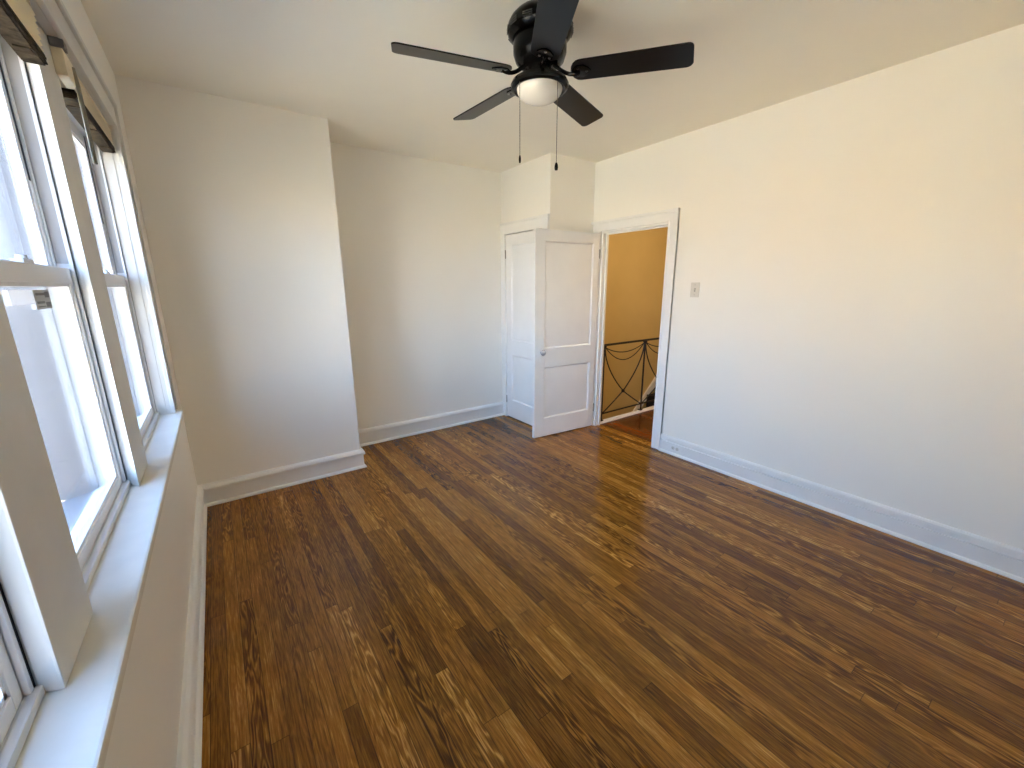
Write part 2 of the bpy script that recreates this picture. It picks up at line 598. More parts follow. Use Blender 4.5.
# room door casing (trim)
def casing_right():
    m = MB()
    x0, x1 = RW - 0.020, RW
    cw = 0.090
    top = DZ + 0.098
    # near stile
    m.box(x0, x1, DY0 - cw, DY0, 0, DZ, 0.002)
    m.box(x0 - 0.007, x1, DY0 - cw, DY0 - cw + 0.018, 0, top, 0.003)
    # far stile (against the closet wall)
    m.box(x0, x1, DY1, DY1 + 0.105, 0, DZ, 0.002)
    # head
    m.box(x0, x1, DY0 - cw + 0.018, DY1 + 0.105, DZ, top - 0.018, 0.002)
    m.box(x0 - 0.014, x1, DY0 - cw, DY1 + 0.122, top - 0.022, top, 0.003)
    m.box(x0 - 0.006, x1, DY0 - 0.016, DY0, 0, DZ + 0.012, 0.003)
    return m
struct(casing_right().build('trim_1', MATS['trim_paint']), 'white moulded casing around the open doorway', 'trim')
m = MB()
m.box(RW, XH, DY0, DY0 + 0.018, 0, DZ - 0.018)
m.box(RW, XH, DY1 - 0.018, DY1, 0, DZ - 0.018)
m.box(RW, XH, DY0, DY1, DZ - 0.018, DZ)
m.box(RW + 0.045, RW + 0.058, DY0 + 0.018, DY0 + 0.032, 0, DZ - 0.018)
m.box(RW + 0.045, RW + 0.058, DY1 - 0.032, DY1 - 0.018, 0, DZ - 0.018)
m.box(RW + 0.045, RW + 0.058, DY0 + 0.018, DY1 - 0.018, DZ - 0.032, DZ - 0.018)
struct(m.build('trim_2', MATS['trim_paint']), 'white door jamb lining the doorway to the hall', 'trim')
# hall side casing
m = MB()
m.box(XH, XH + 0.018, DY0 - 0.1, DY0, 0, DZ)
m.box(XH, XH + 0.018, DY0 - 0.1, DY1, DZ, DZ + 0.1)
struct(m.build('trim_3', MATS['trim_paint']), 'white casing on the hall side of the doorway', 'trim')
# closet casing
m = MB()
x0 = XK - 0.018
m.box(x0, XK, CY1, YR - 0.002, 0, CZ + 0.11, 0.002)
m.box(x0, XK, YK + 0.004, CY0, 0, CZ + 0.11, 0.002)
m.box(x0, XK, CY0, CY1, CZ, CZ + 0.11, 0.002)
m.box(x0 - 0.012, XK, YK + 0.002, YR - 0.002, CZ + 0.098, CZ + 0.118, 0.003)
m.box(x0 - 0.010, XK, YK + 0.002, YK + 0.018, 0, CZ + 0.098, 0.002)
struct(m.build('trim_4', MATS['trim_paint']), 'white casing around the closet door', 'trim')


# ------------------------------------------------------------------ panelled doors
def door_leaf(name, label, w, h, t, panels, loc, rotz, knob, mat='door_paint', hinges=True):
    """local frame: hinge edge at x=0, leaf runs to +x, thickness 0..t in +y, z up; visible face at y=0"""
    root = empty(name, loc, label, 'door', kind='structure')
    root.rotation_euler = (0, 0, rotz)
    bpy.context.view_layer.update()
    W = root.matrix_basis
    def P(mb, nm, mt, par, lab=None, smooth=False):
        o = mb.build(nm, MATS[mt], None, smooth)
        o.parent = par
        if lab: o['label'] = lab
        return o
    m = MB()
    zs = [0.012] + [z for p in panels for z in (p[2], p[3])] + [h]
    xl, xr = panels[0][0], panels[0][1]
    m.box(0, xl, 0, t, 0.012, h, 0.0015)
    m.box(xr, w, 0, t, 0.012, h, 0.0015)
    m.box(xl, xr, 0, t, 0.012, panels[-1][2], 0.0005)
    m.box(xl, xr, 0, t, panels[-1][3], panels[0][2], 0.0005)
    m.box(xl, xr, 0, t, panels[0][3], h, 0.0005)
    leaf = P(m, 'leaf', mat, root)
    for (a, b, z0, z1) in panels:
        m = MB()
        m.box(a, b, 0.012, t - 0.012, z0, z1)
        # sticking: sloped moulding around the panel on both faces
        for y0, y1 in ((0.0015, 0.012), (t - 0.0015, t - 0.012)):
            s = 0.012
            m.prism([(a, y0), (a, y1), (a + s, y1)], z0, z1, 'z')
            m.prism([(b, y0), (b, y1), (b - s, y1)], z0, z1, 'z')
            m.prism([(y0, z0), (y1, z0), (y1, z0 + s)], a, b, 'x')
            m.prism([(y0, z1), (y1, z1), (y1, z1 - s)], a, b, 'x')
        P(m, 'panel', mat, root)
    if knob:
        kx, kz = knob
        pl = MB().box(kx - 0.022, kx + 0.022, -0.004, 0.0, kz - 0.085, kz + 0.045, 0.0015)
        plate = P(pl, 'escutcheon', 'door_paint', root)
        kn = MB().lathe([(0, 0.0), (0.010, 0.0), (0.010, 0.022), (0.020, 0.028), (0.028, 0.038), (0.029, 0.046), (0.024, 0.056), (0.012, 0.061), (0, 0.062)], (kx, -0.004, kz), 20, 'y', None)
        # lathe axis y points +y; flip towards the room
        o = P(kn, 'knob', 'knob_glass', root, 'faceted glass knob', True)
        o.data.transform(Matrix.Translation((0, -0.008, 0)) @ Matrix.Scale(-1, 4, (0, 1, 0)))
        o.data.flip_normals()
    if hinges:
        for hz in (0.22, h - 0.20):
            m = MB()
            m.tube([(-0.004, -0.004, hz - 0.045), (-0.004, -0.004, hz + 0.045)], 0.006, 8)
            m.box(-0.002, 0.004, -0.003, 0.02, hz - 0.042, hz + 0.042)
            P(m, 'hinge', 'hinge_metal', root)
    return root

# open room door: hinge on the far jamb, swung into the room in front of the closet
hx, hy = 3.532, 3.008
fx_, fy_ = 2.757, 3.073
ang = math.atan2(fy_ - hy, fx_ - hx)      # leaf direction from the hinge
# local +y is the side away from the camera? leaf +x points to -X world: local +y = -Y world, so put t negative via flipped frame
LW = math.hypot(fx_ - hx, fy_ - hy)
def open_door():
    # mirror: build with hinge at +x end so that the visible face (local y=0) faces the camera
    pan = [(0.115, LW - 0.075, 0.925, 1.938), (0.115, LW - 0.075, 0.205, 0.735)]
    root = door_leaf('door_1', 'open white two-panel room door standing before the closet', LW, 2.038, 0.036, pan,
                     (fx_, fy_, 0), math.atan2(hy - fy_, hx - fx_), (0.068, 0.895), hinges=False)
    for hz in (0.22, 1.84):
        m = MB()
        m.tube([(LW + 0.006, 0.0, hz - 0.045), (LW + 0.006, 0.0, hz + 0.045)], 0.0055, 8)
        m.box(LW - 0.004, LW + 0.004, 0.0, 0.018, hz - 0.042, hz + 0.042)
        o = m.build('hinge', MATS['hinge_metal']); o.parent = root
    return root
open_door()
# closet door, closed, in the side of the closet (faces -x): local x -> world -y
cwid = CY1 - CY0 - 0.008
door_leaf('door_2', 'closed white closet door half hidden by the open door', cwid, CZ - 0.006, 0.036,
          [(0.10, cwid - 0.10, 0.93, 1.96), (0.10, cwid - 0.10, 0.22, 0.76)],
          (XK - 0.004, CY1 - 0.004, 0.0), -PI / 2, None)


# ------------------------------------------------------------------ windows
# stool (window board)
m = MB()
m.box(-0.062, 0.047, -0.02, 2.925, WZ0 - 0.028, WZ0, 0.006)
struct(m.build('trim_5', MATS['sill_paint']), 'long white window stool under the three windows', 'trim')
# small inner stops on the stool against each sash
m = MB()
for (a, b) in WIN:
    m.box(-0.070, -0.052, a, b, WZ0, WZ0 + 0.020, 0.004)
struct(m.build('trim_6', MATS['window_wood_paint']), 'white stop strips along the window stool', 'trim')
# outer casing (far and near jamb and head) with backband
m = MB()
m.box(-0.060, -0.020, OY1 - 0.006, OY1 + 0.02, WZ0, WZ1)
m.box(-0.025, 0.012, OY1 - 0.003, OY1 + 0.10, WZ0, WZ1 + 0.10, 0.002)
m.box(-0.025, 0.022, OY1 + 0.084, OY1 + 0.105, WZ0, WZ1 + 0.118, 0.004)
m.box(0.0, 0.018, OY1 - 0.005, OY1 + 0.016, WZ0, WZ1, 0.003)
m.box(-0.060, 0.012, OY0 - 0.10, OY0 + 0.003, WZ0, WZ1 + 0.10, 0.002)
m.box(-0.025, 0.022, OY0 - 0.105, OY0 - 0.084, WZ0, WZ1 + 0.118, 0.004)
m.box(-0.060, 0.012, OY0, OY1, WZ1 - 0.003, WZ1 + 0.10, 0.002)
m.box(0.0, 0.018, OY0, OY1, WZ1 - 0.005, WZ1 + 0.014, 0.003)
m.box(-0.02, 0.024, OY0 - 0.105, OY1 + 0.105, WZ1 + 0.10, WZ1 + 0.122, 0.004)
struct(m.build('trim_7', MATS['window_wood_paint']), 'white moulded casing framing the three windows', 'trim')
# mullions between the windows (interior wood, exterior capped)
def mullion(name, label, y0, y1, sp):
    # near edge slightly splayed back to the sash
    m = MB().prism([(-0.062, y0), (-0.025, y0 - sp), (-0.025, y1), (-0.062, y1)], WZ0, WZ1, 'z', 0.005)
    m.box(-0.20, -0.062, y0 + 0.001, y1 - 0.001, WZ0, WZ1)
    return struct(m.build(name, MATS['window_wood_paint']), label, 'trim')
mullion('trim_8', 'wide white mullion between the two farther windows', WIN[1][1], WIN[0][0], 0.050)
mullion('trim_9', 'wide white mullion in the near left foreground', WIN[2][1], WIN[1][0], 0.014)

def window(name, label, y0, y1):
    root = empty(name, (-0.1, (y0 + y1) / 2, WZ0), label, 'window', kind='structure')
    bpy.context.view_layer.update()
    z0, z1 = WZ0 + 0.004, 2.250
    XA, XB = -0.062, -0.140
    # vinyl frame with track fins
    m = MB()
    for ya, s in ((y0, 1), (y1, -1)):
        def bx(xa, xb, d0, d1, za=z0, zb=z1, bev=0.0015):
            p, q = sorted((ya + s * d0, ya + s * d1))
            m.box(min(xa, xb), max(xa, xb), p, q, za, zb, bev)
        bx(XA - 0.002, -0.102, 0.004, 0.010)        # jamb back
        bx(XA, XA - 0.008, 0.004, 0.017)    # inner fin
        bx(-0.099, -0.103, 0.010, 0.026)    # fin between the sashes
    m.box(XB, XA, y0, y1, z1 - 0.022, WZ1, 0.0015)
    m.box(XB, XA, y0, y1, z0, z0 + 0.012, 0.0015)
    m.build('frame', MATS['vinyl_white'], root)
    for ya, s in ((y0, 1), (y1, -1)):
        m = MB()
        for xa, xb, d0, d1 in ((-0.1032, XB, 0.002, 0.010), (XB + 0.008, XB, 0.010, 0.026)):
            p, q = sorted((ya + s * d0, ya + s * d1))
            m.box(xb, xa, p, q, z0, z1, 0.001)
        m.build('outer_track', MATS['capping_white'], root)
    # grey balance channel liners seen above the lower sash
    m = MB()
    for ya, s in ((y0, 1), (y1, -1)):
        p, q = sorted((ya + s * 0.010, ya + s * 0.0125))
        m = MB().box(-0.0985, -0.0705, p, q, 1.61, z1 - 0.022)
        m.build('jamb_liner', MATS['vinyl_grey'], root)
        m = MB().box(-0.131, -0.1035, p, q, z0 + 0.012, 1.545)
        m.build('jamb_liner', MATS['vinyl_grey'], root)
    # shade of the gap beside the lower sash, put in as a black strip
    m = MB()
    for ya, s in ((y0, 1), (y1, -1)):
        p, q = sorted((ya - s * 0.004, ya + s * 0.0042))
        m = MB().box(-0.0665, -0.0615, p, q, z0 + 0.002, z1 - 0.01)
        m.build('gasket', MATS['gasket_black'], root)
    # sashes
    def sash(nm, xa, xb, za, zb, bot, top):
        m = MB()
        sw = 0.030
        a, b = y0 + 0.0135, y1 - 0.0135
        m.box(xa, xb, a, a + sw, za, zb, 0.003)
        m.box(xa, xb, b - sw, b, za, zb, 0.003)
        m.box(xa, xb, a + sw, b - sw, za, za + bot, 0.003)
        m.box(xa, xb, a + sw, b - sw, zb - top, zb, 0.003)
        # glazing bead
        xm = (xa + xb) / 2
        g = 0.010
        for (p, q, r, s2) in ((a + sw, a + sw + g, za + bot, zb - top), (b - sw - g, b - sw, za + bot, zb - top)):
            m.box(xm - 0.008, xb - 0.004, p, q, r, s2)
        m.box(xm - 0.008, xb - 0.004, a + sw, b - sw, za + bot, za + bot + g)
        m.box(xm - 0.008, xb - 0.004, a + sw, b - sw, zb - top - g, zb - top)
        o = m.build(nm, MATS['vinyl_white'], root)
        gm = MB().box(xm - 0.002, xm + 0.002, a + sw - 0.004, b - sw + 0.004, za + bot - 0.004, zb - top + 0.004)
        go = gm.build('pane', MATS['window_glass'], o)
        return o, xm
    lo, xl = sash('lower_sash', -0.098, -0.072, z0 + 0.012, 1.596, 0.034, 0.046)
    up, xu = sash('upper_sash', -0.130, -0.104, 1.545, z1 - 0.022, 0.048, 0.050)
    # sash lock on the meeting rail
    ym = (y0 + y1) / 2 + 0.02
    m = MB().box(-0.096, -0.074, ym - 0.035, ym + 0.035, 1.596, 1.606, 0.002)
    m.lathe([(0, 0), (0.010, 0), (0.010, 0.009), (0, 0.009)], (-0.085, ym, 1.606), 14)
    m.box(-0.092, -0.086, ym - 0.002, ym + 0.040, 1.608, 1.615, 0.002)
    m.build('sash_lock', MATS['vinyl_white'], lo)
    # dark vent-stop bar on the far stile of the upper sash
    m = MB().box(-0.1045, -0.1030, y1 - 0.013 - 0.030, y1 - 0.013 - 0.018, 1.84, z1 - 0.03)
    m.build('stop_bar', MATS['gasket_black'], up)
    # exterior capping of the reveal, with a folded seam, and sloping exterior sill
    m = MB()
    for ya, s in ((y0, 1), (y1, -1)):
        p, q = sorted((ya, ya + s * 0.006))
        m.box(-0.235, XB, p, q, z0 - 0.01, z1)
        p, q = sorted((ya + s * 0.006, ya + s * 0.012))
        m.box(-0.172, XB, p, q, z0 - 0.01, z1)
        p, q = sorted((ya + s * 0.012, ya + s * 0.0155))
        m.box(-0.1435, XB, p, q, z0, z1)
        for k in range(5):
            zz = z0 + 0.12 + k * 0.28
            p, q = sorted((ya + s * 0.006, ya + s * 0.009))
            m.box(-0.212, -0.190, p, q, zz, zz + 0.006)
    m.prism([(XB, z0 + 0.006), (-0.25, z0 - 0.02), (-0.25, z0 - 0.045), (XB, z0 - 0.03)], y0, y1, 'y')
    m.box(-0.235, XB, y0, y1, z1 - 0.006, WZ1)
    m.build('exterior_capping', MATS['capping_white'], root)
    return root, lo, xl

window('window_1', 'farthest double-hung window of the row, beside the chimney breast', *WIN[0])
w2, lo2, xg2 = window('window_2', 'middle double-hung window with a small grey label on its glass', *WIN[1])
window('window_3', 'nearest double-hung window, only its lower corner showing at bottom left', *WIN[2])
# labels stuck to the inside of the middle window's lower pane
m = MB().box(xg2 + 0.002, xg2 + 0.003, 1.510, 1.634, 1.483, 1.532)
st = m.build('label_sticker', MATS['label_grey'], lo2); st['label'] = 'small grey label with dark bars on the glass'
for (a, b, c0, c1) in ((1.525, 1.612, 1.518, 1.524), (1.594, 1.628, 1.512, 1.527), (1.524, 1.582, 1.497, 1.503), (1.590, 1.628, 1.487, 1.500), (1.524, 1.582, 1.488, 1.491)):
    m = MB().box(xg2 + 0.003, xg2 + 0.0034, a, b, c0, c1)
    m.build('printed_bar', MATS['label_dark'], st)
m = MB().box(xg2 + 0.002, xg2 + 0.0028, 1.356, 1.508, 1.498, 1.532)
pl = m.build('paper_sticker', MATS['label_paper'], lo2); pl['label'] = 'faint white paper label beside the grey one'


# ------------------------------------------------------------------ blinds (raised, under the window heads)
def blind(name, label, y0, y1, zb, lopsided=0.0):
    root = empty(name, (-0.03, (y0 + y1) / 2, WZ1), label, 'window blind', 'raised blinds under the window heads')
    bpy.context.view_layer.update()
    x0, x1 = -0.056, -0.006
    m = MB().box(x0, x1 - 0.006, y0 + 0.004, y1 - 0.004, WZ1 - 0.028, WZ1 - 0.001, 0.002)
    m.build('headrail', MATS['blind_cream'], root)
    # gathered pleats: zigzag front and back edges
    z = WZ1 - 0.028
    zend = zb + 0.030
    n = 7
    hgt = (z - zend) / n
    pts_f, pts_b = [], []
    for k in range(n):
        zt = z - k * hgt
        pts_f += [(x1 - 0.010, zt), (x1, zt - hgt * 0.55)]
        pts_b += [(x0 + 0.010, zt), (x0, zt - hgt * 0.55)]
    pts_f.append((x1 - 0.010, zend)); pts_b.append((x0 + 0.010, zend))
    for k in range(n):
        pass
    m = MB().prism(pts_f + pts_b[::-1], y0 + 0.008, y1 - 0.012, 'y')
    m.build('pleated_stack', MATS['blind_slats'], root)
    # dark lower rail with the bunched slats below
    m = MB()
    for k in range(4):
        zz = zb + 0.004 + k * 0.0066
        ins = 0.0015 * (k % 2)
        m.box(x0 + ins, x1 + 0.001 - ins, y0 + 0.006 + 0.002 * (k % 2), y1 - 0.010, zz, zz + 0.0052, 0.0008)
    m.box(x0 + 0.004, x1 - 0.004, y0 + 0.008, y1 - 0.012, zb, zb + 0.028)
    m.build('bottom_rail', MATS['blind_rail_brown'], root)
    m = MB()
    for yy in (y0 + 0.10, (y0 + y1) / 2, y1 - 0.11):
        m = MB().box(x0 + 0.010, x1 - 0.008, yy - 0.012, yy + 0.012, zb - 0.004, zb + 0.001, 0.001)
        m.build('cord_plug', MATS['blind_rail_brown'], root)
    return root
b1 = blind('pleated_blind', 'raised cream blind in the farthest window, wand hanging at its left end', WIN[0][0] + 0.075, WIN[0][1] - 0.01, 2.168)
blind('pleated_blind', 'raised cream blind in the middle window at top left corner', WIN[1][0], WIN[1][1] - 0.052, 2.142)
blind('pleated_blind', 'raised cream blind in the nearest window', WIN[2][0], WIN[2][1] - 0.018, 2.150)
m = MB()
m.tube([(0.004, WIN[0][0] + 0.055, 2.255), (0.008, WIN[0][0] + 0.052, 2.20), (0.010, WIN[0][0] + 0.05, 1.96)], 0.0065, 6)
m.build('tilt_wand', MATS['wand_plastic'], b1)
m = MB().box(-0.024, 0.004, WIN[0][0] - 0.045, WIN[0][0] + 0.075, 2.195, 2.272, 0.003)
m.build('end_valance', MATS['blind_cream'], b1)
m = MB().box(-0.024, 0.010, WIN[0][0] - 0.050, WIN[0][0] - 0.005, 2.272, 2.298, 0.002)
m.build('bracket', MATS['bracket_grey'], b1)


# ------------------------------------------------------------------ ceiling fan
FX, FY, FZ = 1.648, 1.656, 2.474
KF = 1.0386
def fz(z): return 1.5344 + (z - 1.5344) * KF
fan = empty('ceiling_fan', (FX, FY, H), 'black flush-mount five-blade ceiling fan with frosted white globe', 'ceiling fan')
bpy.context.view_layer.update()
c = (FX, FY, 0)
m = MB().lathe([(0, H - 0.001), (0.100, H - 0.001), (0.116, 2.704), (0.134, 2.686), (0.144, 2.668), (0.147, 2.652), (0.146, 2.640), (0.139, 2.626), (0.124, 2.614), (0.0, 2.614)], c, 48)
can = m.build('canopy', MATS['fan_black'], fan, True)
for k in range(12):
    a = 2 * PI * k / 12
    T = Matrix.Translation((FX, FY, 0)) @ Matrix.Rotation(a, 4, 'Z')
    for j in range(3):
        m = MB().box(0.1455, 0.1485, -0.022, 0.022, 2.636 + j * 0.008, 2.640 + j * 0.008, 0.001, T)
        m.build('vent_slot', MATS['vent_grey'], can)
def ring(pts):
    return MB().lathe([(r * KF, fz(z)) for r, z in pts], c, 48)
m = ring([(0, 2.5740), (0.112, 2.5740), (0.117, 2.560), (0.116, 2.520), (0.106, 2.492), (0.086, 2.474), (0.070, 2.468), (0, 2.468)])
m.build('motor_housing', MATS['fan_black'], fan, True)
m = ring([(0, 2.4685), (0.050, 2.4685), (0.052, 2.450), (0.050, 2.428), (0, 2.428)])
m.build('switch_housing', MATS['fan_black'], fan, True)
m = ring([(0, 2.4285), (0.060, 2.4285), (0.095, 2.424), (0.122, 2.412), (0.129, 2.398), (0.126, 2.386), (0.114, 2.380), (0.104, 2.384), (0.0, 2.400)])
m.build('light_ring', MATS['fan_black'], fan, True)
prof = [(0.103, 2.392)]
for k in range(1, 13):
    t = k / 12 * PI / 2
    prof.append((0.101 * math.cos(t), 2.384 - 0.056 * math.sin(t)))
prof[-1] = (0, 2.328)
m = ring([(0, 2.394)] + prof)
g = m.build('globe', MATS['globe_frosted'], fan, True, 60)
g['label'] = 'white frosted glass bowl'

def blade_outline(r0, r1, w0, w1):
    pts = []
    # root: rounded
    for k in range(9):
        a = PI / 2 + PI * k / 8
        pts.append((r0 + w0 / 2 * 0.7 + math.cos(a) * w0 / 2 * 0.7, math.sin(a) * w0 / 2))
    cr_ = 0.026
    for k in range(5):
        a = -PI / 2 + PI / 2 * k / 4
        pts.append((r1 - cr_ + math.cos(a) * cr_ - 0.012, -w1 / 2 + cr_ + math.sin(a) * cr_))
    for k in range(5):
        a = PI / 2 * k / 4
        pts.append((r1 - cr_ + math.cos(a) * cr_, w1 / 2 - cr_ + math.sin(a) * cr_))
    return pts
PH0 = 2.896
for k in range(5):
    a = PH0 - k * 2 * PI / 5
    T = Matrix.Translation((FX, FY, FZ)) @ Matrix.Rotation(a, 4, 'Z') @ Matrix.Rotation(math.radians(-12), 4, 'X')
    m = MB().prism(blade_outline(0.142, 0.665, 0.124, 0.138), -0.003, 0.003, 'z', 0.0012, T)
    bl = m.build('blade', MATS['blade_black'], fan)
    # blade iron: curved arm with a leaf plate under the blade root
    T2 = Matrix.Translation((FX, FY, FZ)) @ Matrix.Rotation(a, 4, 'Z')
    m = MB()
    pts = []
    for q in range(9):
        u = q / 8
        pts.append((0.066 + 0.115 * u, 0, 0.034 - 0.052 * math.sin(u * PI * 0.62) + 0.006 * u))
    m.tube(pts, 0.0085, 8, T2)
    T3 = T @ Matrix.Translation((0, 0, -0.0065))
    m.prism([(0.150, -0.012), (0.168, -0.034), (0.200, -0.036), (0.222, -0.018), (0.232, 0), (0.222, 0.018), (0.200, 0.036), (0.168, 0.034), (0.150, 0.012)], -0.003, 0.003, 'z', 0.001, T3)
    ir = m.build('blade_iron', MATS['fan_black'], bl, True)
    m = MB()
    for (px, py) in ((0.176, -0.022), (0.176, 0.022), (0.214, 0.0)):
        m = MB().lathe([(0, -0.006), (0.005, -0.005), (0.006, -0.003), (0, -0.003)], (px, py, 0), 10, 'z', T3)
        m.build('screw', MATS['vent_grey'], ir)

# pull chains hang from the light ring
def chain(ax, ay, ztop, zbot, fob_r):
    m = MB()
    z = ztop
    m.tube([(ax, ay, ztop), (ax, ay, zbot + 0.03)], 0.0012, 6)
    while z > zbot + 0.032:
        m.lathe([(0, -0.0022), (0.0022, 0), (0, 0.0022)], (ax, ay, z), 6)
        z -= 0.0062
    o = m.build('pull_chain', MATS['chain_metal'], fan)
    m = MB().lathe([(0, 0.034), (fob_r * 0.5, 0.033), (fob_r * 0.9, 0.024), (fob_r, 0.012), (fob_r * 0.8, 0.002), (0, 0)], (ax, ay, zbot), 14)
    m.build('fob', MATS['fan_black'], o, True)
ncam = Vector((CAM.x - FX, CAM.y - FY, 0)).normalized()
lat = Vector((-ncam.y, ncam.x, 0))          # to the right as seen in the photograph
lat = lat if lat.dot(Rv) > 0 else -lat
p1 = Vector((FX, FY, 0)) - lat * 0.088 + ncam * 0.088
p2 = Vector((FX, FY, 0)) + lat * 0.080 + ncam * 0.078
chain(p1.x, p1.y, fz(2.390), 2.085, 0.0055)
chain(p2.x, p2.y, fz(2.390), 2.052, 0.0085)


# ------------------------------------------------------------------ switch and outlet on the right wall
sw = empty('light_switch', (RW, 1.949, 1.490), 'ivory toggle light switch plate on the right wall by the doorway', 'light switch')
bpy.context.view_layer.update()
m = MB().box(RW - 0.007, RW, 1.949 - 0.038, 1.949 + 0.038, 1.490 - 0.060, 1.490 + 0.060, 0.003)
pl = m.build('cover_plate', MATS['plate_plastic'], sw)
m = MB().box(RW - 0.008, RW - 0.006, 1.949 - 0.006, 1.949 + 0.006, 1.477, 1.503)
m.build('toggle_slot', MATS['bracket_grey'], pl)
m = MB().prism([(RW - 0.007, 1.482), (RW - 0.021, 1.496), (RW - 0.019, 1.502), (RW - 0.007, 1.497)], 1.949 - 0.004, 1.949 + 0.004, 'y')
m.build('toggle', MATS['plate_plastic'], sw)
m = MB()
for zz in (1.450, 1.530):
    m = MB().lathe([(0, 0), (0.003, 0), (0.003, 0.0015), (0, 0.0015)], (RW - 0.0085, 1.949, zz), 8, 'x')
    m.build('screw', MATS['hinge_metal'], sw)

OYc, OZc = 1.985, 0.068
ot = empty('wall_outlet', (RW - 0.018, OYc, OZc), 'painted-over outlet set sideways in the baseboard by the doorway', 'outlet')
bpy.context.view_layer.update()
m = MB().box(RW - 0.023, RW - 0.0182, OYc - 0.055, OYc + 0.055, OZc - 0.034, OZc + 0.034, 0.002)
m.build('cover_plate', MATS['trim_paint'], ot)
for s in (-1, 1):
    m = MB().lathe([(0, 0), (0.0165, 0), (0.0165, 0.002), (0, 0.002)], (RW - 0.0252, OYc + s * 0.021, OZc), 20, 'x')
    r = m.build('receptacle', MATS['plate_plastic'], ot)
    m = MB()
    for d in (-0.006, 0.006):
        m = MB().box(RW - 0.0258, RW - 0.0250, OYc + s * 0.021 - 0.004, OYc + s * 0.021 + 0.004, OZc + d - 0.0012, OZc + d + 0.0012)
        m.build('slot', MATS['plate_dark'], r)


# ------------------------------------------------------------------ hall beyond the doorway
HF = 3.012                        # edge of the landing (stairwell beyond)
m = MB().box(XH, HX1, HY0, HF, -0.20, 0.0)
struct(m.build('floor_hall', MATS['hall_floor']), 'reddish dark wood landing floor in the hall', 'floor')
m = MB().box(XH, HX1, HY1, HY1 + 0.06, -2.6, H)
struct(m.build('wall_hall_far', MATS['ochre_wall']), 'ochre painted stairwell wall beyond the doorway', 'wall')
m = MB().box(HX1, HX1 + 0.1, HY0, HY1, -2.6, H)
struct(m.build('wall_hall_right', MATS['ochre_wall']), 'ochre painted end wall of the hall', 'wall')
m = MB().box(XH, HX1 + 0.1, HY0 - 0.1, HY0, -0.2, H)
struct(m.build('wall_hall_near', MATS['ochre_wall']), 'ochre near wall of the hall', 'wall')
m = MB().box(RW, XH, DY1, HY1 + 0.06, -2.6, -0.12)
m.box(XH, XH + 0.012, HF + 0.045, HY1, -2.6, H)
m.box(XH, HX1, HF - 0.1, HF - 0.001, -2.6, -0.201)
m.box(XH, HX1, HF - 0.1, HY1, -2.7, -2.6)
struct(m.build('wall_stairwell', MATS['ochre_wall']), 'ochre stairwell wall behind the closet', 'wall')
m = MB().box(XH, HX1, HF - 0.0, HF + 0.040, -0.26, 0.024, 0.004)
m.box(XH, HX1, HF - 0.014, HF, -0.0, 0.012, 0.003)
struct(m.build('trim_10', MATS['trim_paint']), 'white curb along the landing edge under the railing', 'trim')
# stairs rising to the right beside the far wall, white skirt board on the wall
m = MB()
x, z = 5.03, -0.76
for k in range(7):
    m.box(x, x + 0.235, HF + 0.045, HY1 - 0.032, z - 0.20, z, 0.006)
    m.box(x + 0.215, x + 0.235, HF + 0.045, HY1 - 0.032, z, z + 0.20)
    x += 0.21
    z += 0.2
struct(m.build('staircase', MATS['stair_dark']), 'dark staircase rising behind the iron railing', 'stairs')
m = MB()
sx0, sz0, sx1, sz1 = 4.95, -0.93, 6.55, 0.59
m.prism([(sx0, sz0), (sx1, sz1), (sx1, sz1 + 0.14), (sx0, sz0 + 0.14)], HY1 - 0.03, HY1, 'y')
struct(m.build('trim_11', MATS['trim_paint']), 'white sloping skirt board along the stair wall', 'trim')

# unseen hall ceiling lamp, added to brighten the ochre stairwell
LX, LY = 4.90, 2.15
hl = empty('ceiling_lamp', (LX, LY, H), 'round white ceiling lamp in the hall beyond the doorway', 'ceiling lamp')
bpy.context.view_layer.update()
MB().lathe([(0, H - 0.001), (0.15, H - 0.001), (0.155, H - 0.02), (0.15, H - 0.03), (0, H - 0.03)], (LX, LY, 0), 32).build('lamp_base', MATS['hinge_metal'], hl, True)
MB().lathe([(0, H - 0.031), (0.125, H - 0.031), (0.12, H - 0.06), (0.09, H - 0.095), (0.04, H - 0.112), (0, H - 0.115)], (LX, LY, 0), 32).build('lamp_shade', MATS['globe_frosted'], hl, True)
ld = bpy.data.lights.new('hall_lamp', 'POINT')
ld.energy = HALL_W
ld.color = (1.0, 0.80, 0.52)
ld.shadow_soft_size = 0.1
lo_ = bpy.data.objects.new('hall_lamp', ld)
lo_.location = (LX, LY, H - 0.28)
COL.objects.link(lo_)

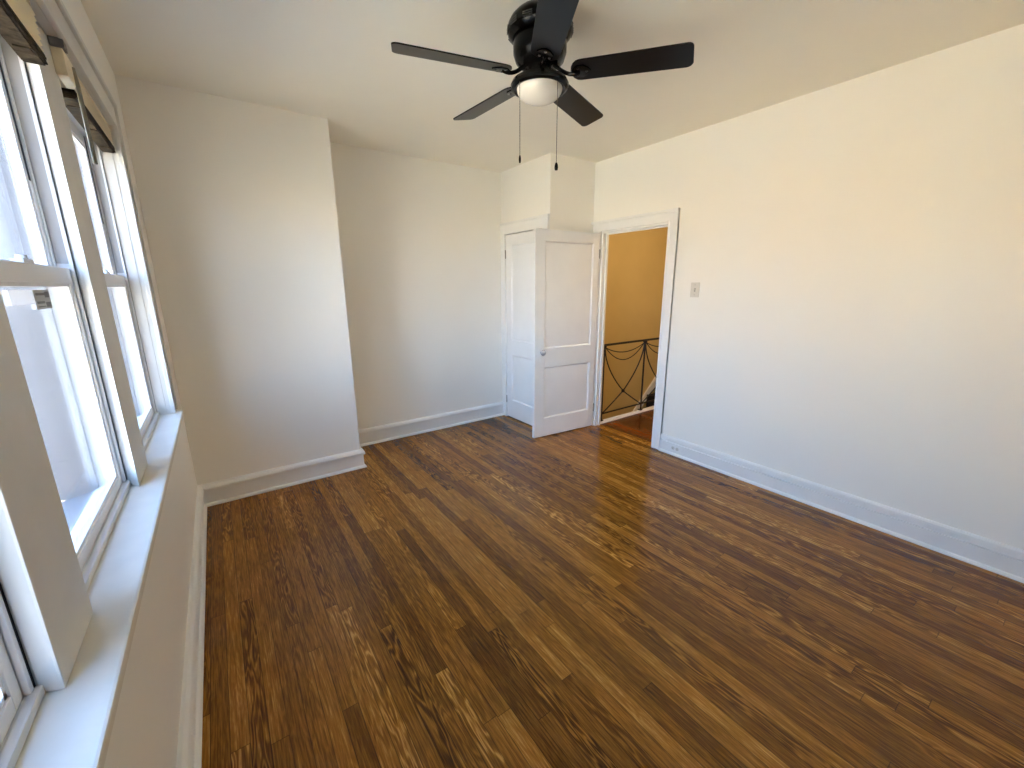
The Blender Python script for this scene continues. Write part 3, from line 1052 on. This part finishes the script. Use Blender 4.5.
# iron railing
RY = HF + 0.018
rail = empty('iron_railing', (XH + 0.02, RY, 0.024), 'black wrought-iron landing railing with swagged bars', 'railing')
bpy.context.view_layer.update()
RX0 = XH + 0.046
PITCHX = 0.705
ZB, ZT = 0.108, 0.892
posts = [RX0 + k * PITCHX for k in range(5)]
m = MB().box(RX0 - 0.010, HX1 - 0.002, RY - 0.010, RY + 0.010, ZT - 0.010, ZT + 0.012, 0.002)
m.build('top_rail', MATS['iron_black'], rail)
m = MB().box(RX0 - 0.004, HX1 - 0.002, RY - 0.007, RY + 0.007, ZB - 0.007, ZB + 0.007, 0.001)
m.build('bottom_rail', MATS['iron_black'], rail)
for i, px in enumerate(posts):
    if px > HX1 - 0.05:
        continue
    m = MB().box(px - 0.0075, px + 0.0075, RY - 0.0075, RY + 0.0075, 0.024, ZT - 0.008, 0.002)
    m.box(px - 0.020, px + 0.020, RY - 0.016, RY + 0.016, 0.022, 0.034, 0.002)
    m.lathe([(0, -0.032), (0.016, -0.026), (0.026, -0.004), (0.024, 0.014), (0, 0.020)], (px, RY, ZT - 0.014), 12)
    m.build('post', MATS['iron_black'], rail, True)
for i in range(len(posts) - 1):
    a, b = posts[i], posts[i + 1]
    if a > HX1: break
    mid = (a + b) / 2
    # two swags near the top
    for depth in (0.075, 0.165):
        pts = []
        for q in range(15):
            u = q / 14
            pts.append((a + 0.02 + (b - a - 0.04) * u, RY, ZT - 0.03 - depth * (1 - (2 * u - 1) ** 2)))
        pts = [p for p in pts if p[0] < HX1 - 0.005]
        if len(pts) > 2:
            m = MB().tube(pts, 0.0058, 6)
            m.build('swag_bar', MATS['iron_black'], rail, True)
    # crossing bowed bars: from a post top, bowing down to the crossing, on to the opposite foot
    for s in (0, 1):
        A, B = (a, b) if s == 0 else (b, a)
        sg = 1 if s == 0 else -1
        pts = []
        zx = 0.325
        for q in range(10):
            u = q / 9
            # quarter-arc from the top, steep first
            pts.append((A + sg * (0.012 + (mid - a - 0.012) * (u ** 1.75)), RY, ZT - 0.03 - (ZT - 0.03 - zx) * u))
        for q in range(1, 6):
            u = q / 5
            pts.append((mid + sg * (b - mid - 0.008) * u, RY, zx - (zx - ZB) * (u ** 0.95)))
        pts = [p for p in pts if p[0] < HX1 - 0.005]
        if len(pts) > 2:
            m = MB().tube(pts, 0.0075, 6)
            m.build('crossing_bar', MATS['iron_black'], rail, True)
    if mid < HX1:
        m = MB().lathe([(0, -0.014), (0.021, -0.008), (0.021, 0.008), (0, 0.014)], (mid, RY, 0.325), 12, 'y')
        m.build('collar', MATS['iron_black'], rail, True)


# ------------------------------------------------------------------ outside: the street below the windows
GZ = -3.5
m = MB().box(-60, XO - 0.05, -40, 120, GZ - 0.2, GZ)
struct(m.build('ground', MATS['asphalt']), 'grey asphalt street below the windows', 'street')
m = MB().box(-3.2, XO - 0.06, -40, 120, GZ, GZ + 0.14, 0.02)
struct(m.build('pavement', MATS['concrete']), 'pale concrete pavement along the near houses', 'pavement')
m = MB().box(-16.5, -13.2, -40, 120, GZ, GZ + 0.14, 0.02)
struct(m.build('pavement_across', MATS['concrete']), 'pale concrete pavement across the street', 'pavement')

def row_house(y0, w, h, mat, lab):
    x = -16.5
    root = empty('row_house', (x - 4, y0 + w / 2, GZ), lab, 'house', 'row houses across the street')
    bpy.context.view_layer.update()
    MB().box(x - 8, x, y0 + 0.02, y0 + w - 0.02, GZ, GZ + h).build('wall', MATS[mat], root)
    m = MB().box(x - 8, x + 0.35, y0 + 0.02, y0 + w - 0.02, GZ + h, GZ + h + 0.25, 0.03)
    m.box(x, x + 0.2, y0 + 0.02, y0 + w - 0.02, GZ + h - 0.3, GZ + h)
    m.build('cornice', MATS['facade_white'], root)
    for fl in (1.0, 4.0):
        for k in range(2):
            yc = y0 + w * (0.3 + 0.4 * k)
            if fl == 1.0 and k == 1:
                d = MB().box(x - 0.02, x + 0.06, yc - 0.5, yc + 0.5, GZ + 0.3, GZ + 2.6, 0.01).build('front_door', MATS['roof_dark'], root)
                continue
            fr = MB()
            fr.box(x, x + 0.06, yc - 0.6, yc + 0.6, GZ + fl - 0.1, GZ + fl)
            fr.box(x, x + 0.06, yc - 0.6, yc + 0.6, GZ + fl + 1.7, GZ + fl + 1.8)
            fr.box(x, x + 0.06, yc - 0.6, yc - 0.5, GZ + fl, GZ + fl + 1.7)
            fr.box(x, x + 0.06, yc + 0.5, yc + 0.6, GZ + fl, GZ + fl + 1.7)
            fr.box(x, x + 0.05, yc - 0.5, yc + 0.5, GZ + fl + 0.82, GZ + fl + 0.88)
            f = fr.build('window_frame', MATS['facade_white'], root)
            MB().box(x + 0.005, x + 0.02, yc - 0.5, yc + 0.5, GZ + fl, GZ + fl + 1.7).build('pane', MATS['dark_glass'], f)
    m = MB().box(x, x + 1.2, y0 + w * 0.7 - 0.8, y0 + w * 0.7 + 0.8, GZ, GZ + 0.15)
    m.box(x, x + 0.8, y0 + w * 0.7 - 0.8, y0 + w * 0.7 + 0.8, GZ + 0.15, GZ + 0.30)
    m.build('stoop', MATS['concrete'], root)
    return root
yy = 3
fac = ['brick_tan', 'facade_stone', 'brick_red', 'facade_white', 'brick_tan', 'brick_red', 'facade_stone', 'brick_tan', 'facade_white', 'brick_red']
labs = ['nearest tan brick', 'nearest stone-faced', 'nearest red brick', 'nearer white', 'middle tan brick', 'middle red brick', 'farther stone-faced', 'farthest tan brick', 'farther white', 'farthest red brick']
for k, (f, l) in enumerate(zip(fac, labs)):
    row_house(yy, 6.2, 7.2 + 0.3 * (k % 3), f, '%s row house across the street' % l)
    yy += 6.2

def car(x, y, mat, lab):
    root = empty('parked_car', (x, y, GZ), lab, 'car', 'cars parked along the street')
    bpy.context.view_layer.update()
    T = Matrix.Translation((x, y, GZ))
    prof = [(-2.15, 0.30), (2.10, 0.28), (2.18, 0.55), (2.05, 0.80), (1.15, 0.93), (0.95, 0.97), (-1.85, 1.00), (-2.15, 0.90), (-2.22, 0.6)]
    MB().prism(prof, -0.86, 0.86, 'x', 0.06, T).build('body', MATS[mat], root, True)
    cab = [(1.05, 0.93), (0.35, 1.40), (-1.20, 1.43), (-1.90, 0.97)]
    MB().prism(cab, -0.74, 0.74, 'x', 0.05, T).build('window_glass', MATS['dark_glass'], root, True)
    roof = [(0.38, 1.38), (0.30, 1.44), (-1.15, 1.47), (-1.28, 1.40)]
    MB().prism(roof, -0.70, 0.70, 'x', 0.02, T).build('roof', MATS[mat], root, True)
    for wy in (-1.35, 1.35):
        for wx in (-0.78, 0.78):
            s = 1 if wx > 0 else -1
            w = MB().lathe([(0, -0.10), (0.28, -0.10), (0.33, -0.07), (0.33, 0.07), (0.28, 0.10), (0, 0.10)], (wx, wy, 0.33), 22, 'x', T).build('wheel', MATS['tyre'], root, True)
            MB().lathe([(0, 0.0), (0.20, 0.0), (0.18, 0.012), (0, 0.016)] if s > 0 else [(0, 0.0), (0.20, 0.0), (0.18, -0.012), (0, -0.016)], (wx + s * 0.10, wy, 0.33), 18, 'x', T).build('hubcap', MATS['alloy'], w, True)
    for s in (-1, 1):
        MB().box(s * 0.62 - 0.16, s * 0.62 + 0.16, -2.26, -2.14, 0.66, 0.80, 0.02, T).build('tail_light', MATS['car_orange'], root)
        MB().box(s * 0.62 - 0.16, s * 0.62 + 0.16, 2.05, 2.17, 0.60, 0.72, 0.02, T).build('headlight', MATS['alloy'], root)
car(-4.6, 16.0, 'car_white', 'white parked car nearest along the kerb')
car(-4.7, 22.0, 'car_orange', 'orange parked car between a white and a grey one')
car(-4.6, 28.0, 'car_grey', 'grey parked car farthest along the kerb')

def street_tree(x, y, h, lab):
    root = empty('street_tree', (x, y, GZ), lab, 'tree', 'street trees on the pavement')
    bpy.context.view_layer.update()
    m = MB().tube([(x, y, GZ), (x + 0.05, y, GZ + h * 0.3), (x - 0.03, y, GZ + h * 0.55)], 0.12, 8)
    for k in range(7):
        a = k * 0.9
        m.tube([(x, y, GZ + h * (0.35 + 0.03 * k)), (x + math.cos(a) * h * 0.14, y + math.sin(a) * h * 0.14, GZ + h * (0.55 + 0.03 * k))], 0.045, 6)
    m.build('trunk', MATS['bark'], root, True)
    bm_ = bmesh.new()
    rnd = random.Random(int(y * 10))
    for k in range(420):
        th, ph = rnd.uniform(0, 2 * PI), math.acos(rnd.uniform(-1, 1))
        r = h * 0.24 * (rnd.random() ** 0.4)
        p = Vector((x + r * math.sin(ph) * math.cos(th), y + r * math.sin(ph) * math.sin(th), GZ + h * 0.68 + r * 0.95 * math.cos(ph)))
        b = bmesh.ops.create_icosphere(bm_, subdivisions=1, radius=rnd.uniform(0.06, 0.15), matrix=Matrix.Translation(p) @ Matrix.Rotation(rnd.uniform(0, 3), 4, 'X') @ Matrix.Diagonal((1, 1, 0.4, 1)))
    m = MB(); m._merge(bm_)
    m.build('crown', MATS['blossom'], root)
street_tree(-8.5, 34.0, 6.5, 'pinkish blossoming tree at the end of the street')
street_tree(-11.0, 42.0, 7.5, 'second blossoming tree farther down the street')

# ------------------------------------------------------------------ daylight portals in the window openings
for (a, b) in WIN:
    ld = bpy.data.lights.new('window_portal', 'AREA')
    ld.shape = 'RECTANGLE'
    ld.size = b - a
    ld.size_y = WZ1 - WZ0
    ld.cycles.is_portal = True
    o = bpy.data.objects.new('window_portal', ld)
    o.location = (XO - 0.06, (a + b) / 2, (WZ0 + WZ1) / 2)
    o.rotation_euler = Vector((1, 0, 0)).to_track_quat('-Z', 'Z').to_euler()
    COL.objects.link(o)
